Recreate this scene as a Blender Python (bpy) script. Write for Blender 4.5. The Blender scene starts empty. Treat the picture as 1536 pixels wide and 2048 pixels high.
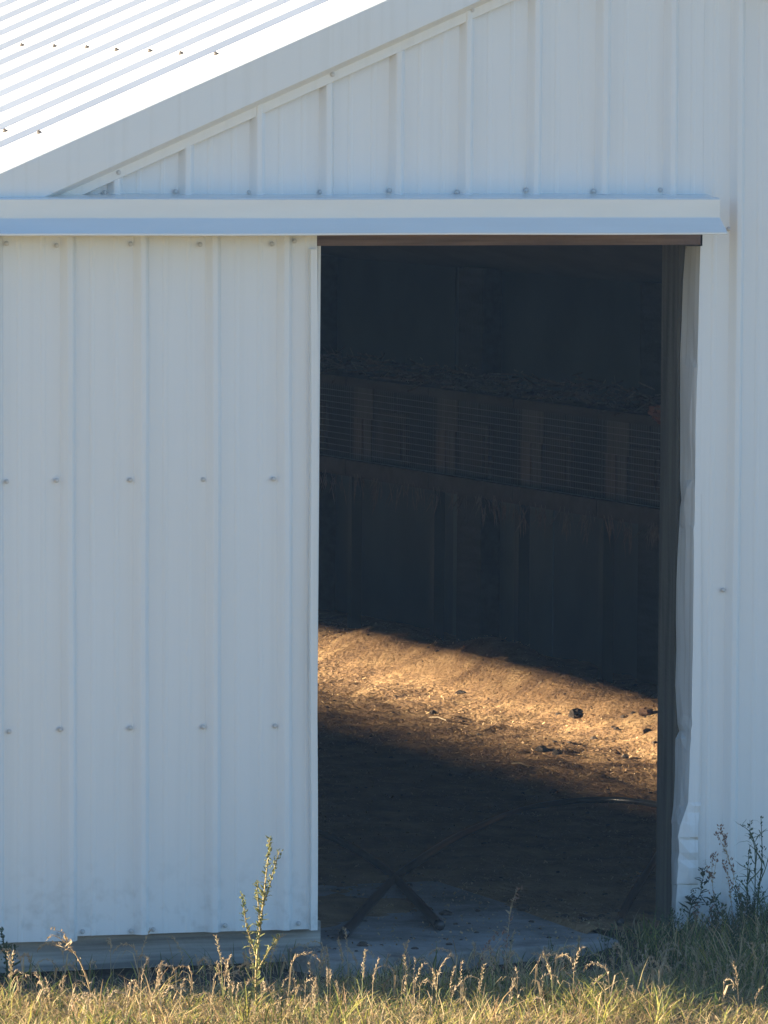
import bpy, math, random
import numpy as np
from mathutils import Vector, Matrix

random.seed(7)
rng = np.random.default_rng(11)
S = bpy.context.scene
COL = S.collection

# ------------------------------------------------------------------ camera
F_PX, DIST = 14450.0, 22.0
YAW, PITCH, ROLL = math.radians(20.8), math.radians(3.67), 0.0075
dv = np.array([math.sin(YAW) * math.cos(PITCH), math.cos(YAW) * math.cos(PITCH), -math.sin(PITCH)])
r0 = np.array([math.cos(YAW), -math.sin(YAW), 0.0])
u0 = np.cross(r0, dv)
rv = r0 * math.cos(ROLL) + u0 * math.sin(ROLL)
uv = u0 * math.cos(ROLL) - r0 * math.sin(ROLL)
CAMP = np.array([0, 0, 1.29]) - DIST * dv
cam = bpy.data.cameras.new("camera")
cam.lens = F_PX / 2048 * 36
cam.sensor_width = 36
cam.sensor_fit = 'AUTO'
cam.clip_start = 0.5
cam.clip_end = 5000
cam_o = bpy.data.objects.new("camera", cam)
COL.objects.link(cam_o)
cam_o.matrix_world = Matrix(((rv[0], uv[0], -dv[0], CAMP[0]), (rv[1], uv[1], -dv[1], CAMP[1]),
                             (rv[2], uv[2], -dv[2], CAMP[2]), (0, 0, 0, 1)))
S.camera = cam_o

# ------------------------------------------------------------------ light
SUN_EL, SUN_PHI = 13.0, 25.0          # elevation; degrees behind the gable plane, coming from the left
w = bpy.data.worlds.new("World")
S.world = w
w.use_nodes = True
nt = w.node_tree
sky = nt.nodes.new('ShaderNodeTexSky')
sky.sky_type = 'NISHITA'
sky.sun_disc = False
sky.sun_elevation = math.radians(SUN_EL)
sky.sun_rotation = math.radians(-(90 - SUN_PHI))
sky.air_density = 1.0
sky.dust_density = 0.1
sky.ozone_density = 4.2
nt.links.new(sky.outputs[0], nt.nodes['Background'].inputs[0])
nt.nodes['Background'].inputs[1].default_value = 0.052
sd = Vector((-math.cos(math.radians(SUN_EL)) * math.cos(math.radians(SUN_PHI)),
             math.cos(math.radians(SUN_EL)) * math.sin(math.radians(SUN_PHI)), math.sin(math.radians(SUN_EL))))
sl = bpy.data.lights.new("sun", 'SUN')
sl.energy = 5.0
sl.angle = math.radians(0.6)
sl.color = (1.0, 0.84, 0.6)
so = bpy.data.objects.new("sun", sl)
COL.objects.link(so)
so.rotation_euler = sd.to_track_quat('Z', 'Y').to_euler()
so.location = (-10, 5, 12)

S.view_settings.view_transform = 'Standard'
S.view_settings.look = 'None'
S.view_settings.gamma = 1
S.view_settings.use_curve_mapping = False
S.view_settings.exposure = 2.5
S.render.engine = 'CYCLES'
S.cycles.max_bounces = 8
S.cycles.diffuse_bounces = 5
S.cycles.use_denoising = True


LENS_VEIL = 0.0007


# ------------------------------------------------------------------ helpers
def at(px, py, ax, val):
    """the world point on an axis-aligned plane seen at photo position (px, py)"""
    v = F_PX * dv + (px - 768) * rv - (py - 1024) * uv
    return CAMP + (val - CAMP[ax]) / v[ax] * v


class MB:
    def __init__(s):
        s.v, s.f = [], []

    def add(s, vs, fs):
        o = len(s.v)
        s.v += [tuple(p) for p in vs]
        s.f += [tuple(i + o for i in f) for f in fs]

    def box(s, x0, x1, y0, y1, z0, z1):
        s.add([(x0, y0, z0), (x1, y0, z0), (x1, y1, z0), (x0, y1, z0), (x0, y0, z1), (x1, y0, z1), (x1, y1, z1), (x0, y1, z1)],
              [(0, 3, 2, 1), (4, 5, 6, 7), (0, 1, 5, 4), (1, 2, 6, 5), (2, 3, 7, 6), (3, 0, 4, 7)])

    def tube(s, pts, rad, n=6, cap=True):
        pts = [Vector(p) for p in pts]
        rads = rad if isinstance(rad, (list, tuple)) else [rad] * len(pts)
        vs, fs = [], []
        a = None
        for i, p in enumerate(pts):
            t = (pts[min(i + 1, len(pts) - 1)] - pts[max(i - 1, 0)]).normalized()
            if a is None:
                a = t.cross(Vector((0.31, 0.9, 0.2))).normalized()
            a = (a - t * a.dot(t)).normalized()
            b = t.cross(a)
            for k in range(n):
                q = 2 * math.pi * k / n
                vs.append(p + (a * math.cos(q) + b * math.sin(q)) * rads[i])
        for i in range(len(pts) - 1):
            for k in range(n):
                fs.append((i * n + k, i * n + (k + 1) % n, (i + 1) * n + (k + 1) % n, (i + 1) * n + k))
        if cap:
            fs.append(tuple(range(n - 1, -1, -1)))
            fs.append(tuple(range((len(pts) - 1) * n, len(pts) * n)))
        s.add(vs, fs)

    def mesh(s, name, mat, smooth=False):
        me = bpy.data.meshes.new(name)
        me.from_pydata(s.v, [], s.f)
        if mat:
            me.materials.append(mat)
        if smooth:
            me.polygons.foreach_set('use_smooth', [True] * len(me.polygons))
        me.update()
        return me

    def obj(s, name, mat, parent=None, smooth=False, bevel=0):
        return link(name, s.mesh(name, mat, smooth), parent, bevel)


def link(name, me, parent=None, bevel=0, loc=(0, 0, 0)):
    o = bpy.data.objects.new(name, me)
    COL.objects.link(o)
    o.location = loc
    if parent:
        o.parent = parent
        o.matrix_parent_inverse = Matrix.Translation(parent.matrix_basis.translation).inverted() if parent.matrix_basis.translation.length else Matrix()
    if bevel:
        m = o.modifiers.new('bevel', 'BEVEL')
        m.width = bevel
        m.segments = 2
    return o


def tag(o, label, cat, group=None):
    o['label'] = label
    o['category'] = cat
    if group:
        o['group'] = group
    return o


def empty(name, loc, label, cat, group=None):
    o = bpy.data.objects.new(name, None)
    COL.objects.link(o)
    o.location = loc
    o.empty_display_size = 0.1
    return tag(o, label, cat, group)


def kind(o, k):
    o['kind'] = k
    return o


def smoothpath(pts, n=6):
    P = [Vector(p) for p in pts]
    P = [2 * P[0] - P[1]] + P + [2 * P[-1] - P[-2]]
    out = []
    for i in range(1, len(P) - 2):
        a, b, c, e = P[i - 1:i + 3]
        for k in range(n):
            t = k / n
            out.append(0.5 * (2 * b + (c - a) * t + (2 * a - 5 * b + 4 * c - e) * t * t + (3 * b - a - 3 * c + e) * t ** 3))
    out.append(P[-2])
    return out


# ------------------------------------------------------------------ materials
def material(name, c1, c2=None, rough=0.7, scale=(8, 8, 8), detail=6, bump=0.0, bscale=40, spec=0.5, lo=0.35, hi=0.65, coat=0):
    m = bpy.data.materials.new(name)
    m.use_nodes = True
    t = m.node_tree
    p = t.nodes['Principled BSDF']
    p.inputs['Roughness'].default_value = rough
    p.inputs['Specular IOR Level'].default_value = spec
    tc = t.nodes.new('ShaderNodeTexCoord')
    mp = t.nodes.new('ShaderNodeMapping')
    mp.inputs['Scale'].default_value = scale
    t.links.new(tc.outputs['Object'], mp.inputs[0])
    if c2 is not None:
        n = t.nodes.new('ShaderNodeTexNoise')
        n.inputs['Scale'].default_value = 1
        n.inputs['Detail'].default_value = detail
        r = t.nodes.new('ShaderNodeValToRGB')
        r.color_ramp.elements[0].position = lo
        r.color_ramp.elements[1].position = hi
        r.color_ramp.elements[0].color = (*c1, 1)
        r.color_ramp.elements[1].color = (*c2, 1)
        t.links.new(mp.outputs[0], n.inputs[0])
        t.links.new(n.outputs[0], r.inputs[0])
        t.links.new(r.outputs[0], p.inputs['Base Color'])
        m['ramp'] = r.name
    else:
        p.inputs['Base Color'].default_value = (*c1, 1)
    if bump:
        bn = t.nodes.new('ShaderNodeTexNoise')
        bn.inputs['Scale'].default_value = bscale
        bn.inputs['Detail'].default_value = 5
        b = t.nodes.new('ShaderNodeBump')
        b.inputs['Strength'].default_value = bump
        b.inputs['Distance'].default_value = 0.01
        t.links.new(tc.outputs['Object'], bn.inputs[0])
        t.links.new(bn.outputs[0], b.inputs['Height'])
        t.links.new(b.outputs[0], p.inputs['Normal'])
    return m


def painted_metal(name, base, dirty):
    """white painted steel: faint run-off streaks, grime speckle and splash dirt close to the ground"""
    m = material(name, dirty, base, rough=0.42, scale=(38, 38, 0.9), detail=4, lo=0.2, hi=0.5, bump=0.04, bscale=9)
    t = m.node_tree
    p = t.nodes['Principled BSDF']
    ramp = t.nodes[m['ramp']]
    tc = t.nodes.new('ShaderNodeTexCoord')
    geo = t.nodes.new('ShaderNodeNewGeometry')
    sep = t.nodes.new('ShaderNodeSeparateXYZ')
    t.links.new(geo.outputs['Position'], sep.inputs[0])
    n = t.nodes.new('ShaderNodeTexNoise')
    n.inputs['Scale'].default_value = 26
    n.inputs['Detail'].default_value = 8
    t.links.new(tc.outputs['Object'], n.inputs[0])
    mr = t.nodes.new('ShaderNodeMapRange')
    mr.inputs[1].default_value = 0.0
    mr.inputs[2].default_value = 0.3
    mr.inputs[3].default_value = 0.32
    mr.inputs[4].default_value = 0.0
    t.links.new(sep.outputs[2], mr.inputs[0])
    mul = t.nodes.new('ShaderNodeMath')
    mul.operation = 'MULTIPLY'
    sm = t.nodes.new('ShaderNodeMapRange')
    sm.inputs[1].default_value = 0.5
    sm.inputs[2].default_value = 0.72
    t.links.new(n.outputs[0], sm.inputs[0])
    t.links.new(sm.outputs[0], mul.inputs[0])
    t.links.new(mr.outputs[0], mul.inputs[1])
    mix = t.nodes.new('ShaderNodeMix')
    mix.data_type = 'RGBA'
    t.links.new(mul.outputs[0], mix.inputs['Factor'])
    t.links.new(ramp.outputs[0], mix.inputs['A'])
    mix.inputs['B'].default_value = (0.2, 0.17, 0.13, 1)
    t.links.new(mix.outputs['Result'], p.inputs['Base Color'])
    return m


def attr_material(name, rough=0.6, transl=0.42):
    m = bpy.data.materials.new(name)
    m.use_nodes = True
    t = m.node_tree
    p = t.nodes['Principled BSDF']
    p.inputs['Roughness'].default_value = rough
    p.inputs['Specular IOR Level'].default_value = 0.25
    a = t.nodes.new('ShaderNodeAttribute')
    a.attribute_name = 'Col'
    t.links.new(a.outputs['Color'], p.inputs['Base Color'])
    if transl:
        tr = t.nodes.new('ShaderNodeBsdfTranslucent')
        t.links.new(a.outputs['Color'], tr.inputs['Color'])
        mx = t.nodes.new('ShaderNodeMixShader')
        mx.inputs[0].default_value = transl
        t.links.new(p.outputs[0], mx.inputs[1])
        t.links.new(tr.outputs[0], mx.inputs[2])
        t.links.new(mx.outputs[0], t.nodes['Material Output'].inputs[0])
    return m


def leafmat(name, c1, c2, transl=0.35, scale=60):
    m = material(name, c1, c2, rough=0.55, scale=(scale,) * 3, detail=3, spec=0.3)
    t = m.node_tree
    p = t.nodes['Principled BSDF']
    tr = t.nodes.new('ShaderNodeBsdfTranslucent')
    t.links.new(t.nodes[m['ramp']].outputs[0], tr.inputs['Color'])
    mx = t.nodes.new('ShaderNodeMixShader')
    mx.inputs[0].default_value = transl
    t.links.new(p.outputs[0], mx.inputs[1])
    t.links.new(tr.outputs[0], mx.inputs[2])
    t.links.new(mx.outputs[0], t.nodes['Material Output'].inputs[0])
    return m


M = {}
M['metal'] = painted_metal('white_painted_steel', (0.725, 0.74, 0.742), (0.695, 0.71, 0.71))
M['trim'] = painted_metal('white_trim_steel', (0.73, 0.74, 0.73), (0.68, 0.685, 0.665))
M['jamb'] = painted_metal('scuffed_trim_steel', (0.72, 0.735, 0.74), (0.5, 0.49, 0.47))
M['cover'] = material('white_cover_steel', (0.76, 0.755, 0.72), (0.73, 0.725, 0.69), rough=0.22, scale=(3, 20, 20), bump=0.02, bscale=6)
M['roof'] = material('white_roof_steel', (0.72, 0.72, 0.71), (0.78, 0.78, 0.77), rough=0.35, scale=(0.6, 6, 6))
M['screw'] = material('zinc_screw', (0.4, 0.4, 0.4), (0.6, 0.6, 0.59), rough=0.45, scale=(90, 90, 90))
M['rust'] = material('rusty_screw', (0.07, 0.06, 0.055), (0.12, 0.105, 0.095), rough=0.7, scale=(90, 90, 90))
M['board'] = material('weathered_board', (0.17, 0.16, 0.145), (0.52, 0.5, 0.46), rough=0.85, scale=(1.6, 20, 34), detail=11, bump=0.35, bscale=70, lo=0.34, hi=0.72)
M['header'] = material('reddish_header_wood', (0.1, 0.066, 0.055), (0.19, 0.13, 0.105), rough=0.75, scale=(3, 30, 60), detail=7, bump=0.3)
M['post'] = material('treated_post', (0.06, 0.058, 0.048), (0.12, 0.115, 0.095), rough=0.85, scale=(40, 40, 2), detail=7, bump=0.4, bscale=50)
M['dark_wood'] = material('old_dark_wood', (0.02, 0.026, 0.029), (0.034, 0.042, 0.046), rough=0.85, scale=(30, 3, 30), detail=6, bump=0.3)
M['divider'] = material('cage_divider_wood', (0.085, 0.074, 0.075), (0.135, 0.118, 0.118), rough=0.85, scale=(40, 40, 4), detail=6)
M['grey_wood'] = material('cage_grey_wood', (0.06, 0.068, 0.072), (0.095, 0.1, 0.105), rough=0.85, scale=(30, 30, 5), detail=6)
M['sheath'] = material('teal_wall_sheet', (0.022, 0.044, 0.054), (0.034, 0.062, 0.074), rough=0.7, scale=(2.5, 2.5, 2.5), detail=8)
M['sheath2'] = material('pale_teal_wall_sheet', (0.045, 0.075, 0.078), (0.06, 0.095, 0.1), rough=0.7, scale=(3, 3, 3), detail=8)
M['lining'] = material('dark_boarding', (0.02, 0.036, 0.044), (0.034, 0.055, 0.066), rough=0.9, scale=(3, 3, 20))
M['wire'] = material('galvanised_wire', (0.12, 0.13, 0.14), (0.17, 0.18, 0.19), rough=0.5, scale=(30, 30, 30))
M['hole'] = material('painted_nest_shade', (0.012, 0.012, 0.013), rough=0.9)  # flat dark colour for the shade inside the nest box
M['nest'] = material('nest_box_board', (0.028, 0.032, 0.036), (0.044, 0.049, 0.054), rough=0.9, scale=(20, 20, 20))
M['hose'] = material('black_poly_pipe', (0.012, 0.013, 0.015), (0.022, 0.024, 0.027), rough=0.3, scale=(25, 25, 25))
M['orange'] = material('faded_red_plastic', (0.13, 0.06, 0.05), (0.18, 0.085, 0.07), rough=0.6, scale=(15, 15, 15))
M['straw'] = leafmat('old_straw', (0.2, 0.15, 0.09), (0.36, 0.27, 0.16), 0.15)
M['bedding'] = leafmat('grey_old_bedding', (0.055, 0.052, 0.05), (0.12, 0.11, 0.105), 0.1)
M['clod'] = material('dark_manure_clod', (0.03, 0.022, 0.016), (0.075, 0.05, 0.035), rough=0.95, scale=(60, 60, 60), bump=0.8, bscale=90)
M['clod_red'] = material('reddish_dirt_clod', (0.12, 0.06, 0.035), (0.22, 0.12, 0.07), rough=0.95, scale=(60, 60, 60), bump=0.8, bscale=90)
M['blade'] = attr_material('grass_blade')
M['chaff'] = attr_material('chaff_flake', transl=0)
M['weed_stem'] = leafmat('weed_stem', (0.22, 0.16, 0.07), (0.34, 0.27, 0.11), 0.1, 30)
M['weed_leaf'] = leafmat('weed_leaf', (0.13, 0.16, 0.05), (0.32, 0.31, 0.13), 0.4, 40)
M['green_leaf'] = leafmat('green_weed_leaf', (0.035, 0.065, 0.025), (0.075, 0.11, 0.045), 0.3)
M['dark_leaf'] = leafmat('dark_vine_leaf', (0.022, 0.04, 0.02), (0.045, 0.07, 0.03), 0.25)
M['dry'] = leafmat('dry_grass_straw', (0.34, 0.25, 0.14), (0.52, 0.4, 0.24), 0.3, 40)
M['seed'] = leafmat('dry_seed_head', (0.34, 0.25, 0.15), (0.52, 0.41, 0.27), 0.3, 80)
M['redseed'] = leafmat('reddish_seed_head', (0.2, 0.11, 0.08), (0.33, 0.2, 0.14), 0.3, 80)


def ground_material(name, cols, s1, s2, bump, fleck=None):
    m = bpy.data.materials.new(name)
    m.use_nodes = True
    t = m.node_tree
    p = t.nodes['Principled BSDF']
    p.inputs['Roughness'].default_value = 0.95
    p.inputs['Specular IOR Level'].default_value = 0.15
    tc = t.nodes.new('ShaderNodeTexCoord')
    n1 = t.nodes.new('ShaderNodeTexNoise')
    n1.inputs['Scale'].default_value = s1
    n1.inputs['Detail'].default_value = 10
    n1.inputs['Roughness'].default_value = 0.65
    r = t.nodes.new('ShaderNodeValToRGB')
    e = r.color_ramp.elements
    e[0].position, e[1].position = 0.3, 0.7
    e[0].color, e[1].color = (*cols[0], 1), (*cols[-1], 1)
    for i, c in enumerate(cols[1:-1]):
        q = e.new(0.3 + 0.4 * (i + 1) / (len(cols) - 1))
        q.color = (*c, 1)
    t.links.new(tc.outputs['Object'], n1.inputs[0])
    t.links.new(n1.outputs[0], r.inputs[0])
    out = r.outputs[0]
    if fleck:
        v = t.nodes.new('ShaderNodeTexVoronoi')
        v.inputs['Scale'].default_value = 70
        v.inputs['Randomness'].default_value = 1
        t.links.new(tc.outputs['Object'], v.inputs[0])
        mr = t.nodes.new('ShaderNodeMapRange')
        mr.inputs[1].default_value, mr.inputs[2].default_value = 0.12, 0.3
        mr.inputs[3].default_value, mr.inputs[4].default_value = 0.45, 0.0
        t.links.new(v.outputs['Distance'], mr.inputs[0])
        mx = t.nodes.new('ShaderNodeMix')
        mx.data_type = 'RGBA'
        t.links.new(mr.outputs[0], mx.inputs['Factor'])
        t.links.new(out, mx.inputs['A'])
        mx.inputs['B'].default_value = (*fleck, 1)
        out = mx.outputs['Result']
    t.links.new(out, p.inputs['Base Color'])
    n2 = t.nodes.new('ShaderNodeTexNoise')
    n2.inputs['Scale'].default_value = s2
    n2.inputs['Detail'].default_value = 8
    b = t.nodes.new('ShaderNodeBump')
    b.inputs['Strength'].default_value = bump
    b.inputs['Distance'].default_value = 0.02
    t.links.new(tc.outputs['Object'], n2.inputs[0])
    t.links.new(n2.outputs[0], b.inputs['Height'])
    t.links.new(b.outputs[0], p.inputs['Normal'])
    return m


def add_soil(m):
    t = m.node_tree
    p = t.nodes['Principled BSDF']
    src = p.inputs['Base Color'].links[0].from_socket
    geo = t.nodes.new('ShaderNodeNewGeometry')
    sep = t.nodes.new('ShaderNodeSeparateXYZ')
    n = t.nodes.new('ShaderNodeTexNoise')
    n.inputs['Scale'].default_value = 6
    add = t.nodes.new('ShaderNodeMath')
    add.operation = 'MULTIPLY_ADD'
    add.inputs[1].default_value = 0.4
    mr = t.nodes.new('ShaderNodeMapRange')
    mr.inputs[1].default_value, mr.inputs[2].default_value = -0.45, -0.2
    mx = t.nodes.new('ShaderNodeMix')
    mx.data_type = 'RGBA'
    mx.inputs['B'].default_value = (0.045, 0.036, 0.028, 1)
    t.links.new(geo.outputs['Position'], sep.inputs[0])
    t.links.new(n.outputs[0], add.inputs[0])
    t.links.new(sep.outputs[1], add.inputs[2])
    t.links.new(add.outputs[0], mr.inputs[0])
    t.links.new(mr.outputs[0], mx.inputs['Factor'])
    t.links.new(src, mx.inputs['A'])
    t.links.new(mx.outputs['Result'], p.inputs['Base Color'])


M['field'] = ground_material('dry_grass_field', [(0.24, 0.2, 0.09), (0.36, 0.28, 0.14), (0.46, 0.35, 0.19)], 3, 50, 0.6)
add_soil(M['field'])
M['dirt'] = ground_material('barn_floor_dirt', [(0.11, 0.062, 0.034), (0.25, 0.15, 0.074), (0.42, 0.275, 0.14)], 5, 45, 0.8, fleck=(0.33, 0.23, 0.14))
M['concrete'] = ground_material('worn_concrete', [(0.12, 0.1, 0.08), (0.27, 0.25, 0.22), (0.38, 0.36, 0.33)], 4, 90, 0.25)

# ------------------------------------------------------------------ building numbers
XL, XR, RIDGE, LEN = -2.6, 4.3, 0.85, 24.0
SLOPE = 0.43
PIT = math.atan(SLOPE)
RK = -0.075                                     # y of the rake trim's face
zt0 = at(0, 350, 1, RK)
zt1 = at(780, 0, 1, RK)
SLOPE = float((zt1[2] - zt0[2]) / (zt1[0] - zt0[0]))
PIT = math.atan(SLOPE)


def ztop(x):                                    # top of the roof
    zr = zt0[2] + SLOPE * (RIDGE - zt0[0])
    return zr - SLOPE * abs(x - RIDGE)


P = 0.2252                                      # rib spacing of the steel sheets
RIB0 = float(at(229, 383, 1, 0)[0])             # centre of the first rib of the gable


def profile(x0, x1, ribs, h=0.0215, bw=0.025, tw=0.0075, minor=True):
    """(x, outward offset) along a ribbed steel sheet"""
    pts = [(x0, 0.0)]
    rs = sorted(r for r in ribs if x0 - bw < r < x1 + bw)
    allp = []
    for r in rs:
        allp += [(r - bw, 0), (r - bw + 0.002, 0.0015), (r - tw - 0.001, h - 0.0015), (r - tw + 0.002, h), (r + tw - 0.002, h), (r + tw + 0.001, h - 0.0015), (r + bw - 0.002, 0.0015), (r + bw, 0)]
    if minor:
        for r in sorted(ribs + [ribs[0] - P, ribs[-1] + P]):
            for q in (r + P / 3, r + 2 * P / 3):
                allp += [(q - 0.009, 0), (q - 0.004, 0.0013), (q + 0.004, 0.0013), (q + 0.009, 0)]
    for a in sorted(allp):
        if x0 + 1e-4 < a[0] < x1 - 1e-4 and a[0] > pts[-1][0] + 1e-5:
            pts.append(a)
    pts.append((x1, 0.0))
    return pts


def sheet(name, mat, parent, prof, y, zb, zt, rows=14, shear=0.0, zs=0.0, wav=0.0025):
    """ribbed wall sheet; zb and zt give its lower and upper edge"""
    v, f = [], []
    n = len(prof)
    for j in range(rows + 1):
        for (x, h) in prof:
            b, t = zb(x), zt(x)
            z = b + (t - b) * j / rows
            yy = y - h - wav * (math.sin(x * 9.1 + z * 2.3 + y * 40) + 0.7 * math.sin(x * 23 - z * 3.7 + 1.3) + 0.5 * math.sin(z * 7.1 + x * 4))
            v.append((x + (zs - z) * shear, yy, z))
    for j in range(rows):
        for i in range(n - 1):
            f.append((j * n + i, j * n + i + 1, (j + 1) * n + i + 1, (j + 1) * n + i))
    mb = MB()
    mb.add(v, f)
    o = mb.obj(name, mat, parent)
    sol = o.modifiers.new('thickness', 'SOLIDIFY')
    sol.thickness = 0.0012
    sol.offset = 1
    return o


barn = empty('barn', (0, 0, 0), 'white ribbed metal barn with gable roof and open doorway', 'barn')

# ------------------------------------------------------------------ screw mesh
mb = MB()
vs, fs = [], []
prof_s = [(0.0078, 0.0), (0.0078, -0.0016), (0.0052, -0.0018), (0.005, -0.0052), (0.003, -0.0062)]
for (r_, y_) in prof_s:
    for k in range(8):
        q = 2 * math.pi * (k + 0.5) / 8
        vs.append((r_ * math.cos(q), y_, r_ * math.sin(q)))
for i in range(len(prof_s) - 1):
    for k in range(8):
        fs.append((i * 8 + k, i * 8 + (k + 1) % 8, (i + 1) * 8 + (k + 1) % 8, (i + 1) * 8 + k))
fs.append(tuple(range((len(prof_s) - 1) * 8, len(prof_s) * 8)))
mb.add(vs, fs)
SCREW = mb.mesh('screw', M['screw'])


def screw(px, py, y, parent):
    p = at(px, py, 1, y)
    o = link('screw', SCREW, parent, 0, (p[0], p[1], p[2]))
    o.rotation_euler = (random.uniform(-.1, .1), random.uniform(0, 1), random.uniform(-.1, .1))
    return o


# ------------------------------------------------------------------ gable sheets
ribs = [RIB0 + P * k for k in range(-8, 16)]
edges = [XL] + [RIB0 + P * k + 0.018 for k in (-5, -1, 3, 7)]
cover_top = float(at(800, 393, 1, 0)[2])
gable_sheets = []
X_JAMB = float(at(1400, 800, 1, 0)[0])
edges[-1] = min(edges[-1], 1.07)
for i in range(len(edges) - 1):
    a, b = edges[i], edges[i + 1]
    if i == len(edges) - 2:
        b = 1.058
    s_ = sheet('wall_panel', M['metal'], barn, profile(a, b, ribs), 0.0 - 0.0012 * i, lambda x: cover_top + 0.004 * math.sin(x * 9 + 2) + 0.003,
               lambda x: max(ztop(x) - 0.03, cover_top + 0.02), rows=8)
    gable_sheets.append((a, b, s_))
for (sx, sy) in [(209, 385), (351, 383), (498, 385), (640, 384), (779, 381), (914, 384), (1052, 380), (1187, 382), (1320, 380)]:
    x = at(sx, sy, 1, 0)[0]
    par = [s_ for (a, b, s_) in gable_sheets if a <= x <= b][0]
    screw(sx, sy, -0.0085, par)
# behind the sliding door
for a, b in ((XL, -1.4), (-1.4, -0.21)):
    sheet('wall_panel', M['metal'], barn, profile(a, b, ribs, minor=False), 0.006, lambda x: 0.02, lambda x: min(cover_top - 0.02, ztop(x) - 0.03), rows=2)
# right of the doorway, full height
rb = [1.157 + P * k for k in range(-1, 16)]
prev = X_JAMB
for b in (rb[1] + 4 * P + 0.02, rb[1] + 8 * P + 0.02, rb[1] + 12 * P, XR):
    s_ = sheet('wall_panel', M['metal'], barn, profile(prev, b, rb[1:]), -0.0045 if prev == X_JAMB else -0.003, lambda x: -0.06, lambda x: ztop(x) - 0.03, rows=22)
    if prev == X_JAMB:
        right_sheet = s_
    prev = b
screw(1446, 1180, -0.009, right_sheet)
screw(1457, 458, -0.009, right_sheet)

# rake trim, built along the slope
ax_ = Vector((math.cos(PIT), 0, math.sin(PIT)))
pp_ = Vector((math.sin(PIT), 0, -math.cos(PIT)))          # downwards across the trim


def along(prof, x0, x1, ridge_side=1, n=14, name='rake_trim', mat=None):
    mb = MB()
    vs, fs = [], []
    m = len(prof)
    for i in range(n + 1):
        x = x0 + (x1 - x0) * i / n
        base = Vector((x, 0, ztop(x)))
        p_ = Vector((pp_.x * ridge_side, 0, pp_.z))
        for (t_, y_) in prof:
            q = base + p_ * t_
            vs.append((q.x, y_ + 0.0012 * math.sin(x * 6 + t_ * 30), q.z))
    for i in range(n):
        for k in range(m - 1):
            a = i * m + k
            fs.append((a, a + 1, a + m + 1, a + m) if ridge_side < 0 else (a, a + m, a + m + 1, a + 1))
    mb.add(vs, fs)
    o = mb.obj(name, mat or M['trim'], barn)
    sol = o.modifiers.new('thickness', 'SOLIDIFY')
    sol.thickness = 0.0012
    return o


rprof = [(-0.006, 0.10), (-0.008, 0.0), (-0.008, RK + 0.006), (-0.003, RK), (0.113, RK), (0.116, RK + 0.004), (0.134, -0.027), (0.136, -0.0255), (0.162, -0.025), (0.164, -0.02)]
rk_l = along(rprof, XL - 0.1, RIDGE, 1)
rk_r = along(rprof, XR + 0.1, RIDGE, -1)
for (sx, sy) in [(237, 345), (665, 149), (944, 20)]:
    screw(sx, sy, -0.027, rk_l)

# ------------------------------------------------------------------ roof sheets
def roof_y(u, v):
    """y of the roof point seen at (u, v)"""
    ray = F_PX * dv + (u - 768) * rv - (v - 1024) * uv
    # plane: z = ztop(x0) + SLOPE (x - x0)
    k0 = zt0[2] - SLOPE * zt0[0]
    t = (k0 + SLOPE * CAMP[0] - CAMP[2]) / (ray[2] - SLOPE * ray[0])
    return CAMP + t * ray


ry = [float(roof_y(0, 285 - 31.2 * k)[1]) for k in range(9)]
rp = (ry[8] - ry[0]) / 8
RY0 = ry[0]
print('roof rib pitch', rp, 'first', RY0)


def roof_sheet(y0, y1, ribs_y, side):
    xe = (XL - 0.12) if side > 0 else (XR + 0.12)
    pr = profile(y0, y1, ribs_y, h=0.0195, bw=0.028, tw=0.014, minor=False)
    vs, fs = [], []
    n = len(pr)
    nn = Vector((-math.sin(PIT) * side, 0, math.cos(PIT)))
    for j in range(9):
        x = xe + (RIDGE - xe) * j / 8
        for (y, h) in pr:
            q = Vector((x, y, ztop(x) - 0.012)) + nn * (h + 0.0008 * math.sin(j * 2.1 + y * 5))
            vs.append(q)
    for j in range(8):
        for i in range(n - 1):
            a = j * n + i
            fs.append((a, a + n, a + n + 1, a + 1) if side > 0 else (a, a + 1, a + n + 1, a + n))
    mb = MB()
    mb.add(vs, fs)
    o = mb.obj('roof_panel', M['roof'], barn)
    sol = o.modifiers.new('thickness', 'SOLIDIFY')
    sol.thickness = 0.001
    return o


roofs = []
allr = [RY0 + rp * k for k in range(-1, 130)]
allr = [r for r in allr if r > RY0 - 0.01]
y0 = -0.06
k = 0
while y0 < LEN:
    y1 = RY0 + rp * (4 * k + 3.5)
    roofs.append((y0, y1, roof_sheet(y0, y1 - 0.001, allr, 1)))
    roof_sheet(y0, y1 - 0.001, allr, -1)
    y0 = y1
    k += 1
mb = MB()
for s_ in (-1, 1):
    mb.add([(RIDGE, -0.07, ztop(RIDGE) + 0.03), (RIDGE, LEN, ztop(RIDGE) + 0.03), (RIDGE + s_ * 0.16, LEN, ztop(RIDGE + .16) + 0.024), (RIDGE + s_ * 0.16, -0.07, ztop(RIDGE + .16) + 0.024)], [(0, 1, 2, 3)])
mb.obj('ridge_cap', M['roof'], barn)
nl = Vector((-math.sin(PIT), 0, math.cos(PIT)))
mb = MB()
mb.tube([(0, 0, 0), (0, 0, 0.004)], 0.0085, 8)
mb.tube([(0, 0, 0.004), (0, 0, 0.0095)], 0.005, 6)
RSCREW = mb.mesh('screw', M['rust'])
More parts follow.
